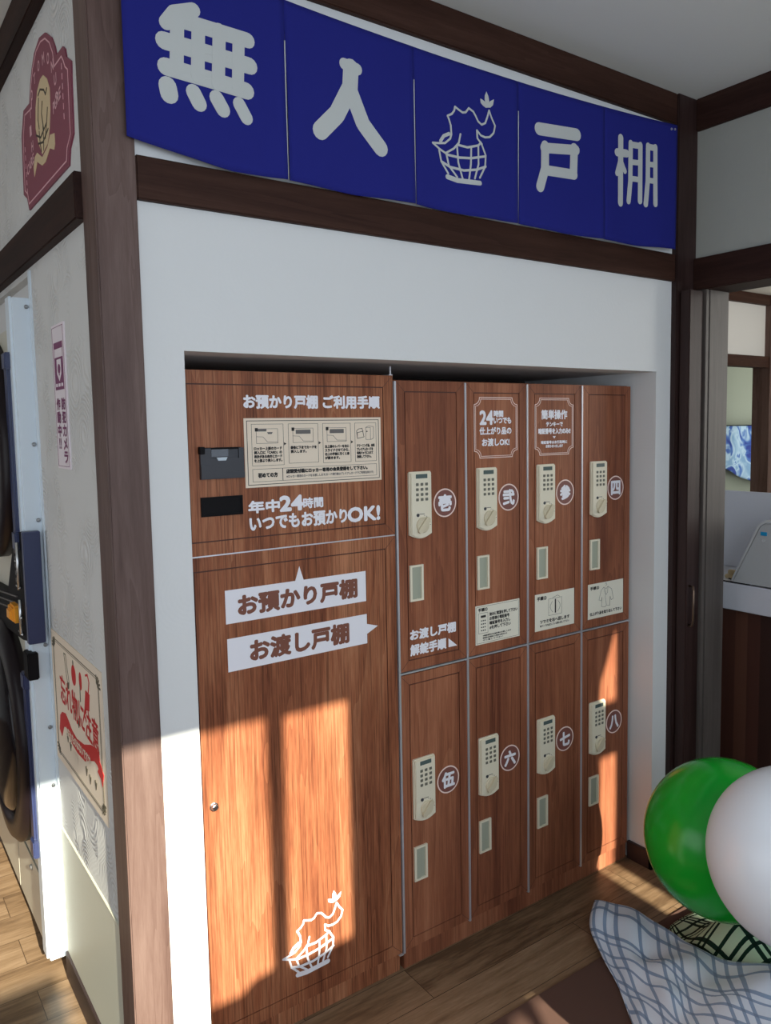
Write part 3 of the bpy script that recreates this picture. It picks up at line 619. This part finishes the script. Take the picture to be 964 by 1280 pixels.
prism(bm, [(-.402, 1.646), (-.386, 1.646), (-.389, 1.641), (-.399, 1.641)], *y_); obj('printed_diagram', bm, INKG, ud)
bm = BM(); prism(bm, [(-.585, 1.533), (-.4715, 1.533), (-.4715, 1.609), (-.485, 1.609), (-.485, 1.583), (-.558, 1.583), (-.558, 1.609), (-.585, 1.609)], 'y', -.010, 0)
prism(bm, rect(-.558, -.485, 1.583, 1.609), 'y', -.006, 0); prism(bm, [(-.585, 1.536), (-.4715, 1.536), (-.4715, 1.548), (-.520, 1.552), (-.540, 1.566), (-.585, 1.567)], 'y', -.0125, -.010)
cr_ = obj('card_reader', bm, DGREY, ud)
bm = BM(); box(bm, -.588, -.575, -.016, -.002, 1.595, 1.613, .001); box(bm, -.575, -.480, -.0095, -.002, 1.606, 1.6105); obj('reader_lever', bm, BLACK, ud)
bm = BM(); box(bm, -.556, -.512, -.0075, -.004, 1.588, 1.607); obj('reader_window', bm, mat('blue_black', (.012, .018, .035), .15), ud)
bm = BM(); prism(bm, [(-.544, 1.586), (-.516, 1.586), (-.520, 1.578), (-.540, 1.578)], 'y', -.0112, -.009); obj('reader_label', bm, mat('pale_blue_label', lin(186, 198, 208), .4), ud)
bm = BM(); prism(bm, [rect(-.5855, -.4755, 1.440, 1.4885), rect(-.581, -.480, 1.445, 1.484)[::-1]], 'y', -.003, 0); prism(bm, rect(-.581, -.480, 1.445, 1.484), 'y', -.0004, 0); obj('return_slot', bm, BLACK, ud)
bm = BM(); prism(bm, [(-.5315, 1.1625), (-.111, 1.1625), (-.111, 1.249), (-.308, 1.249), (-.320, 1.287), (-.333, 1.249), (-.5315, 1.249)], 'y', -.0007, 0); obj('arrow_label', bm, WHITE, ld)
bm = BM(); prism(bm, [(-.530, 1.038), (-.110, 1.040), (-.110, 1.067), (-.073, 1.085), (-.110, 1.096), (-.110, 1.125), (-.530, 1.124)], 'y', -.0007, 0); obj('arrow_label', bm, WHITE, ld)
bm = BM(); text(bm, 'お預かり戸棚', -.496, -.142, 1.180, 1.231, 'y', -.0010, .0030); obj('label_lettering', bm, BROWN, ld)
bm = BM(); text(bm, 'お渡し戸棚', -.467, -.172, 1.055, 1.109, 'y', -.0010, .0030); obj('label_lettering', bm, BROWN, ld)
bm = BM(); lathe(bm, [(.011, 0), (.011, -.003), (.0085, -.004), (.0085, -.012), (.006, -.0135)], (-.5825, 0, .699), 'y', 24); obj('latch', bm, CHROME, ld, smooth=False)
# emblem: cloth rising from a woven basket with a sprig
def emblem(bm, f, d0, d1, k=1.0):
    for n, p in enumerate(E_LEAF): prism(bm, [f(q) for q in p], 'y', d0 - n * 2e-5, d1)
    for n, (p, w) in enumerate(E_LINE): stroke(bm, [f(q) for q in p], w * k, 'y', d0 - n * 3e-5, d1)
ex = [q for p, w in E_LINE for q in p[:]] + [q for p in E_LEAF for q in p]
ex0, ex1 = min(q[0] for q in ex), max(q[0] for q in ex); ez0, ez1 = min(q[1] for q in ex), max(q[1] for q in ex)
kx, kz = .190 / (ex1 - ex0), .205 / (ez1 - ez0)
bm = BM(); emblem(bm, lambda q: (-.403 + (q[0] - ex0) * kx, .142 + (q[1] - ez0) * kz), -.0007, 0, kz * 1.3); obj('basket_emblem', bm, WHITE, ld)

# ------------------------------------------------------------------ shop curtain
nor = thing('noren_curtain', (.17, -.14, 2.24), 'deep blue shop curtain with white characters hung across the beam above the lockers', 'curtain')
def noren_y(x, z):
    t = max(0, min(1, (2.68 - z) / .43)); u = (x + .765) / .375
    return -.136 + .0025 * math.sin(u * 2 * math.pi) * t + .0035 * math.sin(x * 23) * t * t - .004 * math.exp(-((u % 1.0 - .98) / .06) ** 2) * t
def noren_zb(x):
    u = (x + .765) / .375
    return 2.2385 + .010 * abs(((u % 1) - .5)) * (1 if int(u) % 2 else 1) + max(0, .03 * (1 - u * 1.6)) - (.0 if u < 4 else -.012 * (u - 4))
for k in range(5):
    xa, xb = -.765 + .375 * k, -.765 + .375 * (k + 1)
    bm = BM(); n, m_ = 24, 26; V = []
    for j in range(m_ + 1):
        row = []
        for i in range(n + 1):
            x = xa + (xb - xa) * i / n; s = j / m_
            gap = .0030 * min(1, max(0, s - .12) * 3)
            xx = x + (gap if i == 0 and 0 < k < 4 else -gap if i == n and k < 3 else 0)
            zt = 2.642 + .030 * ((x - .17) / .93) ** 2; zb = noren_zb(min(max(x, xa + .001), xb - .001)); z = zt + (zb - zt) * s
            row.append(bm.verts.new((xx, noren_y(xx, z), z)))
        V.append(row)
    for j in range(m_):
        for i in range(n): bm.faces.new((V[j][i], V[j + 1][i], V[j + 1][i + 1], V[j][i + 1]))
    r = bmesh.ops.extrude_face_region(bm, geom=bm.faces[:]); bmesh.ops.translate(bm, verts=[v for v in r['geom'] if isinstance(v, bmesh.types.BMVert)], vec=(0, .0012, 0))
    bmesh.ops.recalc_face_normals(bm, faces=bm.faces)
    obj('panel', bm, NAVYC, nor, smooth=True)
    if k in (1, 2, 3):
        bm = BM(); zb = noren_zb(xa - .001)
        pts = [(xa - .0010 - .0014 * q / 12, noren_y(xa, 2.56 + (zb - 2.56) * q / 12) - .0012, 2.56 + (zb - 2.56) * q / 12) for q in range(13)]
        tube(bm, pts, .0016, 6); obj('slit_pale_line', bm, LETTER, nor, smooth=True)  # pale tube added for the light wall seen through the open slit
def drape(bm):
    # lay flat lettering onto the hanging cloth
    for v in bm.verts: v.co.y = noren_y(v.co.x, v.co.z) - .0006 + (v.co.y + .15)
for nm, K in (('無', K_MU), ('人', K_HITO), ('戸', K_TO), ('棚', K_TANA)):
    bm = BM()
    for q, (p, w) in enumerate(K):
        stroke(bm, [(x * .999, z) for x, z in p], w, 'y', -.1506 - q * 3e-5, -.1501)
    bmesh.ops.subdivide_edges(bm, edges=[e for e in bm.edges if e.calc_length() > .03], cuts=3)
    drape(bm); obj('character', bm, LETTER, nor)
bm = BM(); emblem(bm, lambda q: q, -.1506, -.1501)
drape(bm); obj('basket_emblem', bm, LETTER, nor)
bm = BM()
for x, z in ((1.073, 2.652), (1.092, 2.655)): lathe(bm, [(.004, -.1375), (.004, -.1405)], (x, 0, z), 'y', 12)
obj('drawing_pin', bm, ALU, nor)

# ------------------------------------------------------------------ signs on the cross wall
XS = -.825
bdg = BM(); prism(bdg, B_OUT, 'x', XS - .004, XS); bdg = obj('wall_emblem', bdg, MAROON); tag(bdg, 'maroon shield shaped emblem on the upper white wall beside the post', 'sign')
bm = BM(); ring(bm, B_IN, .0035, 'x', XS - .0046, XS - .0038)
for a, z0, z1 in ((.115, 2.37, 2.50), (.560, 2.31, 2.44)):
    for q in range(6): stroke(bm, [(a, z0 + q * .022), (a, z0 + q * .022 + .013)], .003, 'x', XS - .0046, XS - .0038, cap=False)
arc = 'HITOTOMONUS'
for q, ch in enumerate(arc):
    t = math.pi * (1.12 - 1.16 * q / (len(arc) - 1)); cy, cz = .325, 2.452
    # letters follow the arch, read from the room's side (towards -Y)
    y0, z0 = cy - (-.115) * -math.cos(t) * 1.0 * -1, cz + .118 * math.sin(t)
    y0 = cy - .150 * math.cos(t)
    text(bm, ch, y0 + .011, y0 - .011, z0 - .012, z0 + .012, 'x', XS - .0046, .001)
text(bm, 'PURE', .215, .135, 2.412, 2.436, 'x', XS - .0046, .001, shear=.014); text(bm, 'CARE', .545, .455, 2.352, 2.376, 'x', XS - .0046, .001, shear=.014)
obj('border_and_lettering', bm, ROSE, bdg)
bm = BM(); prism(bm, B_CLOTH, 'x', XS - .005, XS - .0038); prism(bm, B_RIB, 'x', XS - .0052, XS - .0038); obj('basket_emblem', bm, TAN, bdg)
bm = BM()
for p in B_LN: stroke(bm, p, .005, 'x', XS - .0056, XS - .0048)
obj('emblem_lines', bm, mat('dark_olive_line', (.05, .035, .02), .6), bdg)

cs = BM(); prism(cs, rect(.236, .366, 1.560, 1.927), 'x', XS - .004, XS)
cs = obj('camera_notice', cs, PINKP); tag(cs, 'narrow upright white notice with purple writing on the swirl wallpaper beside the post', 'sign')
bm = BM(); y_ = ('x', XS - .0046, XS - .0038)
ring(bm, rect(.242, .360, 1.566, 1.921), .0012, *y_)
prism(bm, rect(.254, .346, 1.868, 1.882), *y_); prism(bm, [rect(.254, .346, 1.762, 1.842), [(.275, 1.839), (.275, 1.802), (.300, 1.782), (.325, 1.802), (.325, 1.839)]], *y_); ring(bm, rect(.254, .346, 1.842, 1.868), .002, *y_)
prism(bm, circ(.300, 1.815, .014, 16, .012), *y_); prism(bm, rect(.297, .303, 1.798, 1.806), *y_)
for q, ch in enumerate('防犯カメラ'): text(bm, ch, .290, .252, 1.712 - q * .034, 1.740 - q * .034, 'x', XS - .0046, .0015)
for q, ch in enumerate('作動中'): text(bm, ch, .345, .307, 1.712 - q * .034, 1.740 - q * .034, 'x', XS - .0046, .0015)
text(bm, '!!', .338, .316, 1.612, 1.638, 'x', XS - .0046, .0012)
obj('notice_lettering', bm, PURPLE, cs)
bm = BM()
for q in range(3): prism(bm, rect(.262 + q * .029, .280 + q * .029, 1.770, 1.778), 'x', XS - .0052, XS - .004)
obj('notice_marks', bm, PINKP, cs)

po = BM(); prism(po, rect(.050, .592, .700, 1.084), 'x', XS - .0025, XS)
po = obj('lost_item_poster', po, PAPER); tag(po, 'beige poster with red ribbon and red lost property warning, low on the swirl wallpaper', 'poster')
bm = BM(); y_ = ('x', XS - .0031, XS - .0023)
ring(bm, rect(.075, .567, .722, 1.064), .0022, *y_); ring(bm, rect(.082, .560, .728, 1.058), .0010, *y_)
for cy, cz, sy, sz in ((.095, 1.040, -1, 1), (.545, 1.040, 1, 1), (.095, .745, -1, -1), (.545, .745, 1, -1)):
    for q in range(5):
        t = q * math.pi / 8; stroke(bm, [(cy + sy * .010 * math.cos(t), cz + sz * .008 * math.sin(t)), (cy + sy * .032 * math.cos(t), cz + sz * .026 * math.sin(t))], .006, *y_)
stroke(bm, [(.435, 1.045), (.415, 1.045), (.388, .972), (.406, .968), (.435, 1.045)], .003, *y_); prism(bm, [(.386, .972), (.412, .965), (.405, .950), (.392, .955)], *y_)
stroke(bm, [(.265, .998), (.268, .955)], .006, *y_)
for cy, cz in ((.330, .890), (.300, .875), (.440, .790), (.410, .775), (.240, .765), (.205, .755), (.150, .760)):
    for q in (-.6, 0, .6): stroke(bm, [(cy, cz), (cy + .016 * math.sin(q), cz + .022 * math.cos(q))], .005, *y_)
prism(bm, circ(.332, 1.041, .005, 10, .008), *y_)
obj('poster_line_work', bm, mat('olive_ink', lin(92, 84, 66), .7), po)
bm = BM(); text(bm, '忘れ物に注意', .500, .100, .893, .975, 'x', XS - .0031, .0016, shear=-.03)
prism(bm, circ(.330, 1.008, .024, 22, .028), *y_); prism(bm, circ(.258, 1.010, .014, 18, .024), *y_)
stroke(bm, [(.200, 1.040), (.180, 1.046), (.168, 1.030), (.180, 1.000)], .006, *y_); prism(bm, [(.208, 1.000), (.168, .998), (.180, .952), (.228, .945)], *y_); prism(bm, [(.225, .950), (.205, .950), (.262, .890)], *y_)
obj('poster_red_print', bm, RED, po)
bm = BM(); prism(bm, P_RIB, 'x', XS - .0034, XS - .0023); obj('poster_ribbon', bm, RED, po)
bm = BM(); text(bm, 'お忘れものはないですか', .455, .190, .806, .832, 'x', XS - .0038, .0012, shear=-.0); text(bm, '確認', .390, .330, .760, .785, 'x', XS - .0033, .0015); obj('ribbon_lettering', bm, PAPER, po)

# ------------------------------------------------------------------ stacked dryers
XD = -.862
dry = thing('stacked_dryer', (XD, 1.05, 0), 'cream stacked laundry dryer with two round black doors beside the wallpapered wall', 'dryer')
bm = BM(); box(bm, XD, -.81, .70, 1.62, .03, 1.965, .004); obj('cabinet', bm, STEEL, dry)
bm = BM(); box(bm, XD - .004, XD, .70, 1.14, .04, .26, .002); box(bm, XD - .004, XD, 1.15, 1.62, .04, .26, .002); obj('kick_panel', bm, STEEL, dry)
for cz, r in ((1.600, .355), (.655, .372)):
    bm = BM(); lathe(bm, [(r, -.0), (r, -.030), (r - .02, -.046), (r - .075, -.050), (r - .085, -.040), (r - .085, 0)], (XD, 1.06, cz), 'x', 56); dr = obj('door_ring', bm, RIM, dry, smooth=True)
    bm = BM(); lathe(bm, [(r - .083, -.032), (r - .12, -.055), (r - .22, -.070), (.02, -.074)], (XD, 1.06, cz), 'x', 48); obj('door_glass', bm, GLASSB, dr, smooth=True)
    bm = BM(); box(bm, XD - .028, XD, .672, .722, cz - .26, cz + .27, .006); hb = obj('hinge_bar', bm, NAVY, dry)
    bm = BM(); box(bm, XD - .034, XD, .664, .712, cz + .235, cz + .285, .004); obj('hinge_block', bm, NAVY, dry)
    bm = BM(); box(bm, XD - .034, XD, .664, .712, cz - .29, cz - .235, .004); obj('hinge_block', bm, NAVY, dry)
bm = BM(); prism(bm, [(.612, 1.050), (.700, 1.036), (1.50, .985), (1.50, 1.115), (.92, 1.150), (.74, 1.355), (.612, 1.372)], 'x', XD - .022, XD); cp = obj('control_panel', bm, BLACK, dry)
bm = BM(); box(bm, XD - .026, XD + .02, .585, .612, 1.045, 1.372, .002); obj('panel_side', bm, NAVY, dry)
bm = BM()
tube(bm, [(XD - .030, .660, 1.335), (XD - .030, .665, 1.195)], .005, 8); tube(bm, [(XD - .030, .662, 1.165), (XD - .030, .672, 1.060)], .005, 8)
for z in (1.275, 1.20, 1.06, 1.11): tube(bm, [(XD - .028, .660, z), (XD - .024, .735, z - .004)], .004, 8)
obj('panel_rail', bm, RAIL, cp, smooth=True)
bm = BM()
for q in range(5):
    for w_ in range(2): box(bm, XD - .025, XD - .02, .700 + w_ * .03, .718 + w_ * .03, 1.215 + q * .022 - w_ * .01, 1.228 + q * .022 - w_ * .01, .001)
for q in range(3): stroke(bm, [(.75 + q * .01, 1.16 - q * .022), (1.45, 1.085 - q * .022)], .004, 'x', XD - .026, XD - .02)
obj('panel_keys', bm, INKG, cp)
bm = BM(); box(bm, XD - .045, XD - .018, .705, .790, 1.086, 1.138, .006); box(bm, XD - .052, XD - .04, .715, .770, 1.095, 1.128, .004); obj('coin_button', bm, ORANGE, cp)
bm = BM(); box(bm, XD - .03, XD, .60, .665, .935, 1.015, .003); obj('coin_box', bm, BLACK, dry)
bm = BM()
for p in ((XD - .003, .735, .24), (XD - .003, .90, .225), (XD - .003, .73, .06), (XD - .003, .73, .145)): lathe(bm, [(.010, 0), (.010, -.005), (.006, -.008)], p, 'x', 14)
obj('screw_head', bm, SCREW, dry)
tr = BM(); box(tr, -.874, -.826, .622, .690, .055, 2.035, .002); box(tr, -.880, -.872, .640, .697, .055, 2.040, .0015)
tr = obj('filler_strip', tr, TRIMW, dry)
bm = BM()
for z in (2.01, 1.62, 1.40, 1.03, .78, .60): lathe(bm, [(.006, 0), (.006, -.004), (.003, -.006)], (-.838, .622, z), 'y', 14)
obj('screw_head', bm, SCREW, tr)

# ------------------------------------------------------------------ entrance mat, blankets, balloons
em_ = BM(); box(em_, -.95, 1.05, -1.6, -.325, 0, .006, .002); em_ = obj('entrance_mat', em_, DOORMAT); tag(em_, 'plain dark brown entrance mat on the oak floor in front of the lockers', 'mat')
def blanket(name, rows, m, label, seed, amp=.012, s=8):
    bm = BM(); G, U, Vn = grid_surface(bm, rows, s, s)
    from mathutils import noise as MN
    for j, r in enumerate(G):
        for i, p in enumerate(r):
            h = MN.noise(Vector((p.x * 6 + seed, p.y * 6, seed * .3))) + .6 * MN.noise(Vector((p.x * 14 + seed, p.y * 3.5, 2.0)))
            e = min(1.0, i / 5, j / 5, (U - i) / 5); f_ = max(0, 1 - i / (U * .42)) * math.sin(i * .62 + j * .10) * .010 + .5 * abs(MN.noise(Vector((p.x * 9 - p.y * 5 + seed, p.y * 2, 7.0)))) * .03
            r[i] = p + Vector((0, 0, max(-p.z + .012, (h * amp + f_) * (.2 + .8 * e))))
    link_grid(bm, G, U, Vn)
    o = obj(name, bm, m, smooth=True); sd = o.modifiers.new('thickness', 'SOLIDIFY'); sd.thickness = .006; sd.offset = -1
    tag(o, label, 'blanket', None); return o
GREEN_NET = [[(.785, -.385, .02), (.84, -.38, .02), (.93, -.385, .02), (1.05, -.38, .02), (1.15, -.38, .015)],
 [(.70, -.47, .04), (.79, -.51, .09), (.92, -.53, .05), (1.05, -.53, .04), (1.16, -.53, .015)],
 [(.60, -.62, .12), (.69, -.66, .235), (.86, -.68, .12), (1.03, -.68, .07), (1.17, -.68, .015)],
 [(.55, -.76, .15), (.62, -.80, .22), (.80, -.84, .18), (1.0, -.84, .09), (1.17, -.84, .015)],
 [(.50, -.85, .12), (.56, -.92, .20), (.72, -1.0, .2), (.95, -1.0, .08), (1.15, -1.0, .015)]]
blanket('plaid_blanket', GREEN_NET, PLAIDG, 'pale green blanket with dark green plaid lines, lying under the green balloon', 3.0, .008)
blanket('plaid_blanket', G_BLUE, PLAIDB, 'pale blue blanket with grey blue plaid lines, crumpled on the floor mat', 9.0, .030, 12)
def balloon(name, c, r, axis, m, label, k=1.0):
    root = thing(name, c, label, 'balloon')
    bm = BM(); prof = []
    for i in range(33):
        t = math.pi * i / 32; rr = r * math.sin(t); d = -r * math.cos(t)
        if d > 0: d *= 1.12; rr *= (1 - .16 * (d / (r * 1.12)) ** 2)
        prof.append((max(rr, .004), d * k))
    prof += [(.008, r * 1.13), (.007, r * 1.15)]
    lathe(bm, prof, (0, 0, 0), 'z', 56)
    rot = Vector((0, 0, 1)).rotation_difference(Vector(axis)).to_matrix().to_4x4(); bm.transform(Matrix.Translation(c) @ rot)
    obj('balloon_skin', bm, m, root, smooth=True)
    bm = BM(); lathe(bm, [(.006, r * 1.145), (.010, r * 1.155), (.018, r * 1.20), (.014, r * 1.205)], (0, 0, 0), 'z', 16); bm.transform(Matrix.Translation(c) @ rot)
    obj('knotted_neck', bm, m, root, smooth=True)
balloon('balloon', Vector((.640, -.658, .492)), .2155, (.75, -.35, -.55), BAL_G, 'large green balloon partly hidden behind the white balloon')
balloon('balloon', Vector((.422, -.988, .657)), .203, (.75, -.15, -.62), BAL_W, 'large white balloon overlapping the green balloon')

# ------------------------------------------------------------------ next room: counter and machine
cn = thing('service_counter', (1.9, -.5, 0), 'service counter with white worktop and dark striped wood front seen through the doorway', 'counter')
bm = BM(); box(bm, 1.53, 2.2, -1.3, .35, 0, .918); obj('counter_front', bm, W_STRIPE, cn)
bm = BM(); box(bm, 1.50, 2.25, -1.3, .40, .918, 1.023, .004); obj('worktop', bm, TOPW, cn)
mc = thing('label_machine', (1.66, -.35, 1.023), 'grey sloped desktop machine with a blue sticker on the white worktop', 'machine')
prof = [(-.128, 1.030), (-.240, 1.268), (-.262, 1.280), (-.46, 1.296), (-.52, 1.27), (-.54, 1.030)]
bm = BM(); prism(bm, prof, 'x', 1.515, 1.80); prism(bm, [(p[0] * .98 - .008, 1.03 + (p[1] - 1.03) * .95) for p in prof], 'x', 1.503, 1.516); obj('machine_body', bm, MACH, mc)
bm = BM(); stroke(bm, [(-.128, 1.036), (-.236, 1.262), (-.258, 1.276), (-.46, 1.291)], .009, 'x', 1.508, 1.806); obj('machine_edge', bm, MACHL, mc)
bm = BM(); box(bm, 1.53, 1.79, -.53, -.15, 1.023, 1.031); obj('machine_foot', bm, BLACK, mc)
bm = BM(); prism(bm, rect(-.270, -.246, 1.224, 1.238), 'x', 1.500, 1.504); obj('sticker', bm, BLUE, mc)
bm = BM(); prism(bm, circ(-.256, 1.205, .005, 12), 'x', 1.500, 1.504); obj('power_button', bm, MACHL, mc)
tagc = BM(); tube(tagc, [(1.515, -.03, 1.027), (1.508, -.09, 1.027), (1.506, -.13, 1.0265), (1.512, -.20, 1.027), (1.53, -.14, 1.0275), (1.56, -.08, 1.0275)], .0028, 8); tagc = obj('power_cable', tagc, BLACK, smooth=True); tag(tagc, 'thin black cable lying on the white worktop in front of the grey machine', 'cable')
pb = BM(); box(pb, 1.83, 1.845, -.330, .20, 1.023, 1.355, .003); pb = obj('white_board', pb, TOPW); tag(pb, 'plain white board standing upright on the worktop behind the grey machine', 'board')
bl = BM(); box(bl, 1.575, 1.605, -.095, -.05, 1.023, 1.040, .004); box(bl, 1.580, 1.600, -.10, -.06, 1.040, 1.058, .004); bl = obj('tan_block', bl, TAN); tag(bl, 'small tan block on the worktop beside the sloped machine', 'block')
# printed cloth on a rod
rod = BM(); tube(rod, [(5.80, 2.738, 1.602), (7.2, 2.738, 1.602)], .012, 8); box(rod, 5.86, 5.88, 2.738, 2.80, 1.595, 1.61); box(rod, 7.1, 7.12, 2.738, 2.80, 1.595, 1.61)
rod = obj('curtain_rod', rod, BLACK, smooth=False); tag(rod, 'thin black rod on the grey green wall of the next room', 'rod')
rows = []
for j in range(6):
    rows.append([(5.82 + .09 * i, 2.705 + .012 * math.sin(i * 1.7 + j * .4), 1.605 - (j / 5) * (.40 + .20 * math.sin(min(i, 9) / 9 * math.pi / 2))) for i in range(13)])
bm = BM(); G, U, Vn = grid_surface(bm, rows, 4, 4); link_grid(bm, G, U, Vn); hc = obj('hanging_cloth', bm, CURT, smooth=True); sd = hc.modifiers.new('thickness', 'SOLIDIFY'); sd.thickness = .003
tag(hc, 'blue and white printed cloth hanging from the rod in the next room', 'cloth')
